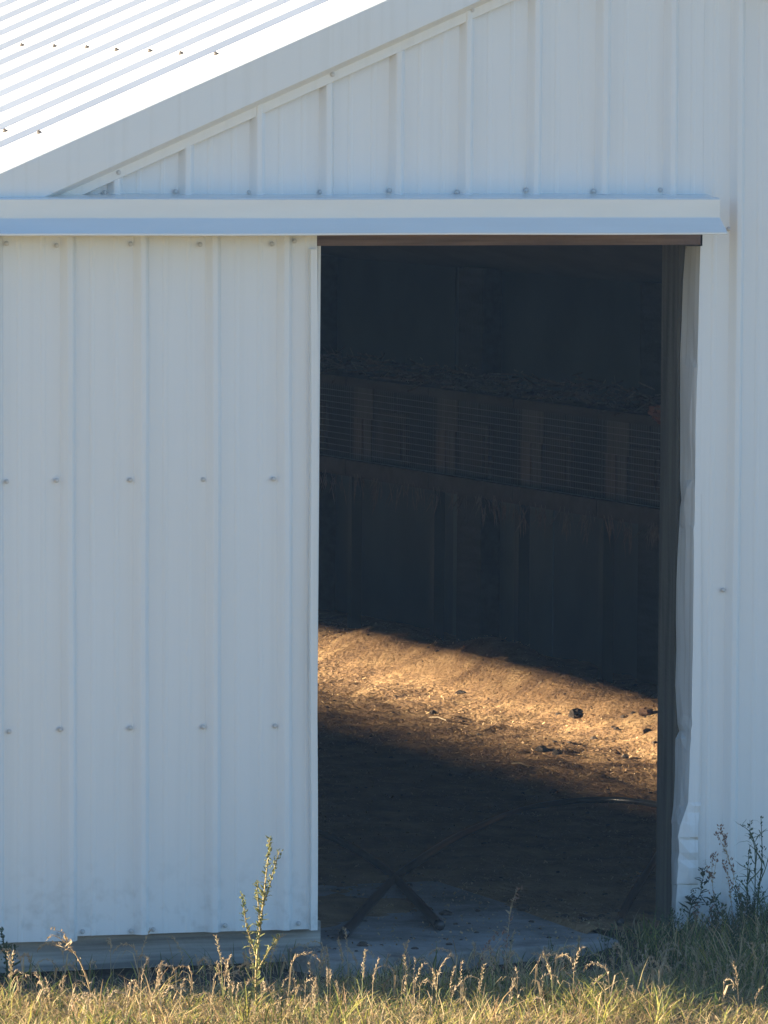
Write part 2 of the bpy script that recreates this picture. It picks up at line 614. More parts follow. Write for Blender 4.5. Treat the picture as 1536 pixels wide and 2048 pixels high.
for (sx, sy) in [(42, 86), (107, 88), (172, 90), (231, 95), (298, 97), (360, 102), (430, 103), (8, 257), (76, 260)]:
    p = roof_y(sx, sy)
    par = [r for (a, b, r) in roofs if a <= p[1] <= b]
    o = link('screw', RSCREW, par[0] if par else roofs[0][2], 0, tuple(Vector(p) - nl * 0.010))
    o.rotation_euler = nl.to_track_quat('Z', 'Y').to_euler()

# ------------------------------------------------------------------ door track cover
XCL = -1.9


def zpx(u, v, y):
    return float(at(u, v, 1, y)[2])


zc0, zc1, zc2 = zpx(700, 397, -0.115), zpx(700, 436.5, -0.115), zpx(700, 470, -0.175)
xc1 = float(at(1440, 420, 1, -0.115)[0])
xc2 = float(at(1455, 468, 1, -0.175)[0])
cp = [(0.0, zc0 + 0.012, 0), (-0.108, zc0 + 0.001, 0), (-0.115, zc0 - 0.003, 0), (-0.115, zc1 + 0.002, 0), (-0.117, zc1 - 0.001, 0), (-0.174, zc2 + 0.0065, 1), (-0.176, zc2 + 0.0055, 1), (-0.176, zc2, 1), (-0.166, zc2 - 0.0015, 1)]
vs, fs = [], []
NX = 24
for i in range(NX + 1):
    for (y, z, e) in cp:
        xe = xc1 + (xc2 - xc1) * (max(0, -0.115 - y) / 0.06)
        x = XCL + (xe - XCL) * i / NX
        vs.append((x, y, z + 0.0008 * math.sin(x * 5 + e)))
m_ = len(cp)
for i in range(NX):
    for k in range(m_ - 1):
        a = i * m_ + k
        fs.append((a, a + 1, a + m_ + 1, a + m_))
fs.append(tuple(NX * m_ + k for k in range(m_)))
fs.append(tuple(reversed(range(m_))))
mb = MB()
mb.add(vs, fs)
o = mb.obj('door_track_cover', M['cover'], barn)

# header board and posts of the doorway
zh = zpx(900, 491, 0.0)
mb = MB()
mb.box(-0.3, X_JAMB - 0.004, -0.004, 0.036, zh, zc0 - 0.01)
mb.obj('header_board', M['header'], barn, bevel=0.002)
xp = float(at(1351, 1200, 1, 0.155)[0])
mb = MB()
mb.box(xp, xp + 0.135, 0.155, 0.295, -0.05, 2.3)
mb.obj('door_post', M['post'], barn, bevel=0.006)
mb = MB()
mb.box(-0.38, -0.245, 0.03, 0.165, -0.05, 2.3)
mb.obj('door_post', M['post'], barn, bevel=0.006)

# bent steel trim round the right jamb
key = [  # v, inner edge u, crease u, outer edge u, crease depth
    (492, 1371, 1385, 1401, .07), (560, 1366, 1382, 1399, .07), (650, 1363, 1381, 1397, .07), (715, 1360, 1380, 1395, .06), (735, 1360, 1388, 1395.5, .012),
    (790, 1360, 1382, 1393.5, .022), (840, 1360.5, 1379.5, 1391.5, .03), (868, 1360.5, 1380, 1391, .03), (900, 1360.5, 1381, 1391, .028), (960, 1360, 1384, 1390.5, .02), (978, 1361, 1372, 1390, .05),
    (1000, 1363, 1369, 1390, .07), (1015, 1360, 1368, 1390, .07), (1050, 1358.5, 1371, 1389, .06), (1058, 1358, 1372, 1387, .055), (1100, 1355.5, 1372, 1388, .05), (1160, 1353, 1369, 1387.5, .06), (1240, 1352, 1368, 1386.5, .07),
    (1300, 1353, 1369, 1386, .07), (1370, 1350.5, 1367, 1384, .07), (1430, 1354, 1366, 1383.5, .07), (1448, 1355, 1362, 1384.5, .085), (1462, 1358.5, 1363, 1382, .09), (1477, 1351, 1361, 1382, .07),
    (1500, 1350, 1364, 1380, .06), (1560, 1349.5, 1363, 1378.5, .06), (1605, 1347, 1361, 1376.5, .06), (1625, 1345, 1358, 1370, .06), (1650, 1343.5, 1354, 1361, .055), (1680, 1343, 1352, 1357.5, .05), (1720, 1342.5, 1351, 1356, .05),
    (1770, 1343.5, 1350, 1355, .05), (1830, 1341.5, 1350, 1354, .05), (1880, 1341, 1349, 1352, .05)]
kk = np.array(key)
dense = []
for v in sorted(set(kk[:, 0]) | set(np.arange(1612, 1880, 31.0))):
    row = [float(np.interp(v, kk[:, 0], kk[:, q])) for q in range(1, 5)]
    if v not in kk[:, 0]:
        rg = 1.0 if v > 1590 else 0.5
        row = [row[0] + random.gauss(0, .7 * rg), row[1] + random.gauss(0, 2.2 * rg), row[2] + random.gauss(0, 1.6 * rg), max(.012, row[3] + random.gauss(0, .012 * rg))]
    dense.append((v, *row))
key = dense
vs, fs = [], []
for (v, a, c, b, dp) in key:
    j = random.uniform(-1, 1)
    pa = at(a, v, 1, 0.148)
    pc = at(c + j * 0.6, v, 1, dp)
    pb = at(b, v, 1, -0.0075)
    low = max(0.0, min(1.0, (v - 1590) / 60))
    pe = at(max(b + 4, 1404 - 8 * low), v, 1, -0.008 - 0.006 * low * (1 + j))
    mid1 = (pa + pc) / 2 + np.array([0.002 * random.uniform(-1, 1), 0, 0])
    mid2 = (pc + pb) / 2 + np.array([0.0025 * random.uniform(-1, 1), 0, 0])
    mid3 = (pb + pe) / 2 + np.array([0, -0.006 * low * random.uniform(0.2, 1.2), 0])
    ret = pa + np.array([0.02, 0.001, 0])
    vs += [ret, pa, mid1, pc, mid2, pb, mid3, pe]
for i in range(len(key) - 1):
    for k in range(7):
        a = i * 8 + k
        fs.append((a, a + 8, a + 9, a + 1))
mb = MB()
mb.add(vs, fs)
o = mb.obj('jamb_trim', M['jamb'], barn)
sol = o.modifiers.new('thickness', 'SOLIDIFY')
sol.thickness = 0.0014
o['label'] = 'bent and crumpled white steel trim'
# torn curl at the top of the jamb
mb = MB()
pts = smoothpath([at(1372, 494, 1, .14), at(1373, 515, 1, .135), at(1374, 530, 1, .13), at(1371, 545, 1, .138), at(1367, 557, 1, .146)], 4)
for i in range(len(pts) - 1):
    a, b = pts[i], pts[i + 1]
    e = Vector((0.0, -0.012, 0))
    mb.add([a, b, b + e, a + e], [(0, 1, 2, 3)])
mb.obj('torn_weatherstrip', M['board'], barn)

# skirt board under the door and wall
zb0 = zpx(300, 1933, 0.0)
mb = MB()
mb.box(XL, float(at(641, 1880, 1, -0.02)[0]), -0.022, 0.016, zb0, zpx(300, 1852, 0))
o = mb.obj('skirt_board', M['board'], barn, bevel=0.003)

# ------------------------------------------------------------------ sliding door
DY = -0.058
door = bpy.data.objects.new('sliding_door', None)
COL.objects.link(door)
door.parent = barn
door.empty_display_size = 0.1
DS = 0.0062                                     # the door hangs slightly out of plumb
zdt = zpx(300, 466, DY)
drib = [float(at(u, 480, 1, DY - 0.01)[0]) for u in (-6, 138.5, 283, 427, 571.5)]
pd_ = (drib[4] - drib[1]) / 3
drib = [drib[1] + pd_ * k for k in range(-3, 4)]


def dprof(a, b):
    return profile(a, b, drib)


xs_ = float(at(150, 480, 1, DY)[0])
xe_ = float(at(633, 480, 1, DY)[0])
zA = lambda x: float(np.interp(x, [at(0, 480, 1, DY)[0], xs_], [zpx(0, 1886, DY), zpx(150, 1881, DY)]))
b0, b1 = zpx(150, 1872, DY), zpx(640, 1857, DY)
zB = lambda x: b0 + (b1 - b0) * (x - xs_) / (xe_ - xs_)
dA = sheet('door_panel', M['metal'], door, dprof(xs_ - 4 * pd_, xs_ + 0.004), DY + 0.002, zA, lambda x: zdt, rows=16, shear=DS, zs=zdt)
dB = sheet('door_panel', M['metal'], door, dprof(xs_, xe_), DY, zB, lambda x: zdt, rows=16, shear=DS, zs=zdt)
for row in ([(13, 487), (113, 491), (261, 488), (400, 489), (544, 488), (589, 482)], [(13, 963), (113, 961), (260, 960), (406, 959), (547, 958)],
            [(18, 1463), (120, 1459), (261, 1456), (406, 1454), (550, 1452)], [(118, 1867), (165, 1863), (262, 1862), (306, 1859), (450, 1851), (597, 1847)]):
    for (sx, sy) in row:
        screw(sx, sy, DY - 0.0065, dA if sx < 150 else dB)
# door edge channel
mb = MB()
zt_ = zpx(628, 498, DY - 0.02)
zb_ = b1 - 0.002
xa, xb = float(at(622, 498, 1, DY - 0.022)[0]), float(at(635, 498, 1, DY - 0.022)[0])
sh = lambda z: (zdt - z) * 0.0072
vs = []
for z in np.linspace(zb_, zt_, 17):
    bow = 0.0015 * math.sin(z * 5)
    for (x, y) in ((xa, DY + 0.0), (xa, DY - 0.022), (xb, DY - 0.022), (xb, DY + 0.035), (xb - .003, DY + 0.035)):
        vs.append((x + sh(z) + bow, y, z))
fs = []
for j in range(16):
    for k in range(4):
        a = j * 5 + k
        fs.append((a, a + 1, a + 6, a + 5))
fs.append((80, 81, 82, 83, 84))
mb.add(vs, fs)
o = mb.obj('edge_trim', M['trim'], door)
# timber frame behind the door sheets
mb = MB()
x0d = xs_ - 4 * pd_
mb.box(x0d, xe_ - 0.012, DY + 0.006, DY + 0.044, 0.06, 0.14)
mb.box(x0d, xe_ - 0.012, DY + 0.006, DY + 0.044, 0.65, 0.73)
mb.box(x0d, xe_ - 0.012, DY + 0.006, DY + 0.044, 1.39, 1.47)
mb.box(x0d, xe_ - 0.012, DY + 0.006, DY + 0.044, 2.05, 2.12)
mb.obj('door_frame', M['board'], door)

# ------------------------------------------------------------------ shell of the barn seen from inside
zeL, zeR = ztop(XL) - 0.03, ztop(XR) - 0.03
OPEN_LO, OPEN_HI = 1.17, 1.69
OPEN_Y0, OPEN_Y1 = 4.6, 16.5
mb = MB()
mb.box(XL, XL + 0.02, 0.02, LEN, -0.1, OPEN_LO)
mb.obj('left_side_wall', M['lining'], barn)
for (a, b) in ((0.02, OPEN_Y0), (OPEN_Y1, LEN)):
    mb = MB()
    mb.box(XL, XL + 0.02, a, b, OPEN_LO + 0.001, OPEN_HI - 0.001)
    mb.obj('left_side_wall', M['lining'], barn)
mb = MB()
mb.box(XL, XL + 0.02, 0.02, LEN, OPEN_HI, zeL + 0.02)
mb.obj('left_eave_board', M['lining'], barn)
for yy in (0.1, 18.5, 23.8):
    mb = MB()
    mb.box(XL + 0.02, XL + 0.12, yy, yy + 0.1, -0.1, zeL)
    mb.obj('side_post', M['post'], barn)
zq = OPEN_LO + 0.003
while zq < OPEN_HI - 0.005:
    free = float(np.interp(zq, [1.17, 1.24, 1.31, 1.37, 1.42, 1.465, 1.50, 1.54, 1.62, 1.66], [0, .08, .28, .62, 1.0, 1.0, .66, .42, .27, .12]))
    th = 0.021 * (1 - free) - 0.0030
    if th > 0.001:
        mb = MB()
        mb.box(XL + 0.004, XL + 0.016, OPEN_Y0, OPEN_Y1, zq, zq + th)
        mb.obj('sun_grading_slat', M['lining'], barn)  # unseen slats added, spaced to fade the edges of the floor's sun band
    zq += 0.021
# dark boarding added under the roof and inside the end wall to dim the interior
for sgn, xe_l in ((1, XL + 0.02), (-1, XR - 0.01)):
    mb = MB()
    for j in range(12):
        a, b = xe_l + (RIDGE - xe_l) * j / 12, xe_l + (RIDGE - xe_l) * (j + 1.0) / 12
        mb.add([(a, 0.03, ztop(a) - 0.045), (b, 0.03, ztop(b) - 0.045), (b, LEN - .01, ztop(b) - 0.045), (a, LEN - .01, ztop(a) - 0.045)], [(0, 1, 2, 3)])
    kind(mb.obj('roof_dimming_boarding', M['lining'], barn), 'stuff')
mb = MB()
mb.box(XL + 0.02, -0.385, 0.045, 0.06, -0.05, 1.72)
mb.box(xp + 0.14, XR - 0.02, 0.045, 0.06, -0.05, 1.72)
mb.add([(XL + .05, 0.05, 1.721), (XR - .05, 0.05, 1.721), (RIDGE, 0.05, ztop(RIDGE) - .06)], [])
o = mb.obj('end_wall_dimming_lining', M['lining'], barn)
# far gable
mb = MB()
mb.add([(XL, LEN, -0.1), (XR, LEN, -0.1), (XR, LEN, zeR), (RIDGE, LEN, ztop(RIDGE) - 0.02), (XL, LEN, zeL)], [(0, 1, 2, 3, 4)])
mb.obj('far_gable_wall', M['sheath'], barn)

# right long wall: upper and lower sheets with butt joints, two chinks of daylight
hole = [at(1224.5, 1138, 0, XR), at(1216, 1200, 0, XR), at(1217, 1217, 0, XR)]
ys = [0.02] + [1.22 * k + 0.65 for k in range(0, 20)]
ys = [y for y in ys if y < LEN] + [LEN]
for i in range(len(ys) - 1):
    a, b = ys[i] + 0.0006, ys[i + 1] - 0.0006
    for (z0, z1, lower) in ((-0.1, 0.78, True), (0.786, zeR + 0.02, False)):
        hs = [h for h in hole if a < h[1] < b] if lower else []
        off = random.uniform(-0.004, 0.004)
        if hs:
            yc = sorted({a, b, *[h[1] - 0.006 for h in hs], *[h[1] + 0.006 for h in hs]})
            zc = sorted({z0, z1, *[h[2] - (0.009 if n == 0 else .003) for n, h in enumerate(hs)], *[h[2] + (0.009 if n == 0 else .003) for n, h in enumerate(hs)]})
            mb = MB()
            for p_ in range(len(yc) - 1):
                for q_ in range(len(zc) - 1):
                    cy, cz = (yc[p_] + yc[p_ + 1]) / 2, (zc[q_] + zc[q_ + 1]) / 2
                    if any(abs(cy - h[1]) < 0.0061 and abs(cz - h[2]) < (0.0091 if n == 0 else .0031) for n, h in enumerate(hs)):
                        continue
                    mb.add([(XR, yc[p_], zc[q_]), (XR, yc[p_ + 1], zc[q_]), (XR, yc[p_ + 1], zc[q_ + 1]), (XR, yc[p_], zc[q_ + 1])], [(0, 3, 2, 1)])
        else:
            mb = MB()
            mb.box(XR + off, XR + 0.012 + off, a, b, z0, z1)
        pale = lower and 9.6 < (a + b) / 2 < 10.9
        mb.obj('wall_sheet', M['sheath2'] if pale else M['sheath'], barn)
for yy in [1.3 + 2.13 * k for k in range(11)]:
    mb = MB()
    mb.box(XR - 0.1, XR - 0.006, yy, yy + 0.3, -0.1, zeR)
    mb.obj('interior_post', M['dark_wood'], barn, bevel=0.004)
for zz in (0.7,):
    mb = MB()
    mb.box(XR - 0.15, XR - 0.102, 0.3, LEN - 0.3, zz, zz + 0.1)
    mb.obj('wall_girt', M['dark_wood'], barn)

# ------------------------------------------------------------------ floors
ground = None
g = np.concatenate([[-300, -150, -80, -25, -12], np.linspace(-6, 6, 97), [12, 25, 80, 150, 300]])
gy = np.concatenate([[-300, -150, -80, -25, -12], np.linspace(-6, 0.0, 61), [3, 8, 25, 80, 150, 300]])
GX, GY = np.meshgrid(g, gy)


def gz(x, y):
    return 0.045 * np.clip((y + 0.45) / 0.3, 0, 1) * np.clip((x - 0.55) / 0.2, 0, 1) - 0.085 + 0.018 * np.sin(x * 2.1 + y * 1.3) * np.sin(y * 1.7 + 0.6) + 0.008 * np.sin(x * 7 + y * 5) - 0.02 * np.clip(-y - 0.8, 0, 3)


GZ = np.where((np.abs(GX) < 7) & (GY > -7), gz(GX, GY), -0.12)
GZ[(GY > 0.01)] = -0.15


def gridmesh(name, X, Y, Z, mat, smooth=True):
    r_, c_ = X.shape
    v = np.stack([X.ravel(), Y.ravel(), Z.ravel()], 1)
    idx = np.arange(r_ * c_).reshape(r_, c_)
    f = np.stack([idx[:-1, :-1].ravel(), idx[:-1, 1:].ravel(), idx[1:, 1:].ravel(), idx[1:, :-1].ravel()], 1)
    me = bpy.data.meshes.new(name)
    me.from_pydata(v.tolist(), [], f.tolist())
    me.materials.append(mat)
    me.polygons.foreach_set('use_smooth', [smooth] * len(me.polygons))
    me.update()
    return link(name, me)


ground = kind(gridmesh('ground', GX, GY, GZ, M['field']), 'structure')


def vnoise(x, y, s, seed):
    r_ = np.random.default_rng(seed)
    T = r_.random((64, 64))
    xi, yi = np.floor(x * s).astype(int), np.floor(y * s).astype(int)
    fx, fy = x * s - xi, y * s - yi
    fx, fy = fx * fx * (3 - 2 * fx), fy * fy * (3 - 2 * fy)
    t = lambda a, b: T[a % 64, b % 64]
    return (t(xi, yi) * (1 - fx) + t(xi + 1, yi) * fx) * (1 - fy) + (t(xi, yi + 1) * (1 - fx) + t(xi + 1, yi + 1) * fx) * fy


def floor_z(x, y):
    x = np.asarray(x, float)
    y = np.asarray(y, float)
    z = -0.004 + 0.03 * (vnoise(x, y, 1.7, 1) - .5) + 0.02 * (vnoise(x, y, 5, 2) - .5) + 0.014 * (vnoise(x, y, 14, 3) - .5) + 0.008 * (vnoise(x, y, 33, 4) - .5)
    # bank of bedding heaped along the wall under the cages
    crest = 3.5 + 0.2 * (vnoise(x * 0 + 1, y, 0.9, 5) - .5)
    hgt = 0.05 + 0.1 * vnoise(x * 0 + 3, y, 1.1, 6) ** 1.5 + 0.09 * np.exp(-((y - 9.0) / 0.42) ** 2) + 0.09 * np.exp(-((y - 8.05) / 0.4) ** 2)
    z = z + hgt * np.exp(-((x - crest) / 0.24) ** 2) * np.clip((y - 2) / 2, 0, 1)
    # dirt thins out over the concrete at the doorway
    sl_ = np.clip((0.68 + 0.04 * (vnoise(x, y, 4, 8) - .5) - x) / 0.02, 0, 1) * np.clip((0.45 + 0.6 * (vnoise(x, y, 2.2, 7) - .5) + 1.15 * np.clip(x, 0, 0.65) - y) / 0.45, 0, 1)
    z = z - 0.055 * sl_ - 0.02 * np.clip((x - 0.7) / 0.03, 0, 1) * np.clip((1.2 - y) / 0.3, 0, 1)
    return z


fx = np.concatenate([np.linspace(XL, 0.4, 60, endpoint=False), np.linspace(0.4, 4.3, 150)])
fy = np.concatenate([np.linspace(0.0, 3.0, 100, endpoint=False), np.linspace(3.0, 13, 400, endpoint=False), np.linspace(13, LEN, 40)])
FX, FY = np.meshgrid(fx, fy)
kind(gridmesh('dirt_floor', FX, FY, floor_z(FX, FY), M['dirt']), 'structure')
# strip of earth between the doorway and the field on the right of the slab
mb = MB()
ex = 0.70
sx_ = -0.31
mb.add([(sx_, -0.36, -0.035), (ex + .03, -0.14, -0.03), (ex - .01, 1.3, -0.006), (sx_, 1.3, -0.006), (sx_, -0.38, -0.13), (ex + .03, -0.16, -0.13), (ex - .01, 1.3, -0.13), (sx_, 1.3, -0.13)],
       [(0, 1, 2, 3), (0, 4, 5, 1), (1, 5, 6, 2), (3, 7, 4, 0), (2, 6, 7, 3)])
slab = kind(mb.obj('concrete_slab', M['concrete'], bevel=0.006), 'structure')

# ------------------------------------------------------------------ rabbit cages along the right wall
XF = 3.9
zc_top, zc_mid, zc_bot = 1.17, 0.995, 0.80
cuts = [13.2, 12.05, 11.9, 10.72, 9.66, 8.64, 7.68, 6.7, 5.7]
cuts = [12.9, 11.82, 10.72, 9.66, 8.64, 7.68, 6.7, 5.7]
names = ['leftmost wire rabbit cage partly behind the sliding door edge', 'wire rabbit cage second from the sliding door', 'wire rabbit cage in the middle of the dim row, third from the sliding door',
         'wire rabbit cage fourth from the sliding door', 'wire rabbit cage hidden partly by the right door post', 'wire rabbit cage beside the faded red scrap', 'wire rabbit cage behind the right jamb']


def wires(mb, y0, y1, z0, z1, x):
    n = int((z1 - z0) / 0.0262)
    for i in range(n + 1):
        z = z0 + (z1 - z0) * i / n
        sag = random.uniform(-.002, .002)
        mb.add([(x, y0, z), (x, y1, z + sag), (x, y1, z + sag + .0032), (x, y0, z + .0032), (x + .003, y0, z), (x + .003, y1, z + sag)], [(0, 1, 2, 3), (0, 4, 5, 1)])
    m = int((y1 - y0) / 0.0262)
    for i in range(m + 1):
        y = y0 + (y1 - y0) * i / m
        mb.add([(x + .0032, y, z0), (x + .0032, y + .0024, z0), (x + .0032, y + .0024, z1), (x + .0032, y, z1)], [(0, 3, 2, 1)])


for i in range(len(cuts) - 1):
    yb, ya = cuts[i], cuts[i + 1]             # yb is farther
    cg = empty('rabbit_cage', (XF, ya, zc_bot), names[i], 'rabbit cage', 'rabbit cages in a row along the inner wall')
    g_ = 0.004
    mb = MB()
    mb.box(XF - 0.02, XF + 0.02, ya + g_, yb - g_, zc_top - 0.028, zc_top + 0.012)
    mb.obj('top_rail', M['dark_wood'], cg)
    mb = MB()
    mb.box(XF - 0.02, XF + 0.02, ya + g_, yb - g_, zc_bot - 0.075, zc_bot - 0.0)
    mb.obj('bottom_rail', M['nest'], cg)
    mb = MB()
    wires(mb, ya + g_, yb - g_, zc_bot + .002, zc_top - 0.03, XF)
    kind(mb.obj('wire_mesh', M['wire'], cg), 'stuff')
    mb = MB()
    mb.box(XF + 0.012, XF + 0.016, yb - 0.27, yb - 0.02, zc_bot + 0.2, zc_top - 0.03)
    mb.obj('upper_board', M['grey_wood'], cg)
    for q, (o1, o2) in enumerate(((0.02, 0.13), (0.15, 0.25))):
        mb = MB()
        mb.box(XF + 0.01, XF + 0.018, yb - o2, yb - o1, zc_bot + 0.005, zc_bot + 0.195)
        mb.obj('divider_board', M['divider'] if q == 0 else M['grey_wood'], cg)
    ny = ya + 0.42
    mb = MB()
    mb.box(XF + 0.03, XF + 0.05, ny, ny + 0.45, zc_bot + 0.01, zc_bot + 0.24)
    nb = mb.obj('nest_box', M['nest'], cg)
    mb = MB()
    mb.box(XF + 0.022, XF + 0.029, ny + 0.04, ny + 0.26, zc_bot + 0.03, zc_bot + 0.2)
    mb.obj('nest_opening_shade', M['hole'], nb)  # solid dark panel, painted as the shaded hole of the nest box
    mb = MB()
    mb.box(XF + 0.02, XR - 0.16, ya + g_, yb - g_, zc_bot - 0.012, zc_bot - 0.004)
    mb.obj('cage_floor', M['dark_wood'], cg)
    mb = MB()
    mb.box(XF + 0.02, XR - 0.16, ya + g_, yb - g_, zc_top - 0.003, zc_top + 0.008)
    mb.obj('cage_roof', M['dark_wood'], cg)
    mb = MB()
    mb.box(XR - 0.175, XR - 0.165, ya + g_, yb - g_, zc_bot, zc_top - 0.006)
    mb.obj('cage_back', M['nest'], cg)
    # strands of old bedding caught under the floor and heaped on the roof
    mb = MB()
    for q in range(70):
        cl = random.choice([0.12, 0.35, 0.62, 0.85]) + random.gauss(0, 0.05)
        y = ya + cl * (yb - ya)
        z = zc_bot - 0.05 - abs(random.gauss(0, 0.03))
        l_ = random.uniform(0.04, 0.13)
        dx, dy = random.gauss(0, .02), random.gauss(0, .03)
        x = XF - 0.024 + random.uniform(-0.01, 0.01)
        mb.add([(x, y, z), (x, y + .006, z), (x + dx, y + dy + .003, z - l_), (x + dx * .5, y + dy * .3 - .004, z - l_ * .5)], [(0, 1, 2, 3)])
    kind(mb.obj('hanging_bedding', M['bedding'], cg), 'stuff')
    mb = MB()
    for q in range(160):
        y = random.uniform(ya + .03, yb - .03)
        hh = 0.10 * (0.4 + 0.6 * math.sin(y * 5.3) ** 2)
        x = random.uniform(XF - .01, XF + .25)
        z = zc_top + 0.012 + random.uniform(0, hh)
        dx, dy, dz = random.gauss(0, .05), random.gauss(0, .1), random.gauss(0, .02)
        mb.add([(x, y, z), (x + dx, y + dy, z + dz), (x + dx, y + dy, z + dz + .007), (x, y, z + .007)], [(0, 1, 2, 3)])
    hb = kind(mb.obj('loose_bedding', M['bedding'], cg), 'stuff')
    # legs
    for yl in (ya + 0.02,):
        mb = MB()
        mb.box(XF + 0.02, XF + 0.07, yl, yl + 0.05, -0.05, zc_bot - 0.014)
        mb.obj('leg', M['sheath'], cg)

# faded red scrap hooked on the cages beside the post
mb = MB()
c = at(1316, 826, 0, XF - 0.045)
R_ = lambda s: random.uniform(-s, s)
for (dy, dz, sy_, sz_) in ((0, 0.0, .09, .035), (-0.05, -0.03, .07, .02)):
    n_ = 9
    vs = []
    for a in range(n_):
        for b in range(5):
            yy = -sy_ + 2 * sy_ * a / (n_ - 1)
            zz = (-1 + b / 2) * sz_ * (1 - 0.6 * abs(yy / sy_) ** 1.5)
            vs.append((c[0] + 0.012 * math.sin(a * 1.9 + b), c[1] + dy + yy + R_(.004), c[2] + dz + zz + R_(.004)))
    mb.add(vs, [(a * 5 + b, a * 5 + b + 1, a * 5 + b + 6, a * 5 + b + 5) for a in range(n_ - 1) for b in range(4)])
o = mb.obj('plastic_scrap', M['orange'])
so_ = o.modifiers.new('thickness', 'SOLIDIFY')
so_.thickness = 0.004
tag(o, 'faded red plastic scrap hooked on the cage by the door post', 'scrap')

# ------------------------------------------------------------------ hoses
def on_floor(u, v, lift=0.014):
    p = at(u, v, 2, 0.0)
    z = float(floor_z(p[0], p[1]))
    if p[0] < 0.7 and p[1] < 1.3:
        z = max(z, -0.02)
    p = at(u, v, 2, z + lift)
    return p


h1 = smoothpath([on_floor(688, 1868), on_floor(706, 1848), on_floor(740, 1808), on_floor(790, 1757), on_floor(840, 1720, .04), on_floor(900, 1682), on_floor(960, 1653), on_floor(1030, 1625), on_floor(1100, 1608), on_floor(1180, 1600), on_floor(1260, 1602), on_floor(1320, 1610), on_floor(1375, 1622)], 6)
mb = MB()
mb.tube(h1, [0.0165 - 0.0045 * min(1, i / 40) for i in range(len(h1))], 8)
tag(mb.obj('water_hose', M['hose'], smooth=True), 'black plastic hose arching over the dirt floor towards the right post', 'hose')
h2 = smoothpath([on_floor(590, 1648), on_floor(640, 1666), on_floor(690, 1688), on_floor(740, 1716), on_floor(790, 1757), on_floor(830, 1798), on_floor(860, 1830), on_floor(880, 1851)], 6)
mb = MB()
mb.tube(h2, [0.0105 + 0.006 * i / len(h2) for i in range(len(h2))], 8)
tag(mb.obj('water_hose', M['hose'], smooth=True), 'black plastic hose with its cut end lying on the concrete slab', 'hose')
h3 = smoothpath([on_floor(1345, 1660), on_floor(1312, 1716), on_floor(1280, 1766), on_floor(1252, 1812), on_floor(1240, 1846)], 6)
mb = MB()
mb.tube(h3, 0.012, 8)
tag(mb.obj('water_hose', M['hose'], smooth=True), 'black hose end running out of the dark beside the right post', 'hose')

# ------------------------------------------------------------------ clods, chaff and straws on the floor
def clod_mesh(seed, mat, sx=1, sy=1, sz=0.7):
    r_ = random.Random(seed)
    vs, fs = [], []
    nu, nv = 9, 6
    for j in range(nv + 1):
        th = math.pi * j / nv
        for i in range(nu):
            ph = 2 * math.pi * i / nu
            q = 1 + r_.uniform(-.28, .28)
            vs.append((q * sx * math.sin(th) * math.cos(ph), q * sy * math.sin(th) * math.sin(ph), q * sz * math.cos(th)))
    for j in range(nv):
        for i in range(nu):
            fs.append((j * nu + i, (j + 1) * nu + i, (j + 1) * nu + (i + 1) % nu, j * nu + (i + 1) % nu))
    mb = MB()
    mb.add(vs, fs)
    return mb.mesh('clod', mat)


CM = [clod_mesh(k, M['clod']) for k in range(5)]
CR = clod_mesh(9, M['clod_red'], 1, 1, .8)
lone = [((922, 1388), 0.02, 'dark round clod lying alone on the sunlit bedding', CM[0]),
        ((1152, 1427), 0.026, 'dark flat clod near the right of the sunlit band', CM[1]),
        ((866, 1425), 0.013, 'small dark clod below the lone clod, left of centre', CM[2]),
        ((1268, 1413), 0.02, 'reddish clod at left of the lumpy heap beside the door post', CR),
        ((1292, 1424), 0.022, 'reddish clod in the middle of the lumpy heap beside the door post', CR),
        ((1314, 1416), 0.024, 'reddish clod of the lumpy heap touching the door post outline', CR),
        ((1085, 1500), 0.022, 'broad dark clod at the lower edge of the sunlit band', CM[3]),
        ((1115, 1506), 0.017, 'dark clod just right of the broad clod at the shade edge', CM[4])]
for (px, r_, lab, me) in lone:
    p = on_floor(px[0], px[1], r_ * 0.4)
    o = link('clod', me, None, 0, tuple(p))
    o.scale = (r_ * 1.2, r_ * 1.3, r_)
    o.rotation_euler = (0, 0, random.uniform(0, 6))
    tag(o, lab, 'clod', 'clods on the barn floor')
mb = MB()
for q in range(1100):
    x = random.uniform(-0.28, 4.15)
    y = random.uniform(-0.15, 12) if q > 250 else random.uniform(-.2, 1.4)
    s_ = min(0.018, 0.0035 * math.exp(abs(random.gauss(0, .6))))
    z = float(floor_z(x, y))
    if -.3 < x < .69 and y < 1.29:
        z = max(z, -0.029 + 0.0178 * y)
    vs = []
    for j in range(3):
        for i in range(5):
            a = 2 * math.pi * i / 5
            rr = s_ * (1, .95, .45)[j] * random.uniform(.7, 1.3)
            vs.append((x + rr * math.cos(a) * 1.2, y + rr * math.sin(a) * 1.2, z + s_ * (-.3, .35, .75)[j]))
    fs = [(j * 5 + i, j * 5 + (i + 1) % 5, j * 5 + 5 + (i + 1) % 5, j * 5 + 5 + i) for j in range(2) for i in range(5)] + [(10, 11, 12, 13, 14)]
    mb.add(vs, fs)
kind(tag(mb.obj('crumbs', M['clod']), 'dark crumbs of dirt scattered over the barn floor', 'dirt crumbs'), 'stuff')


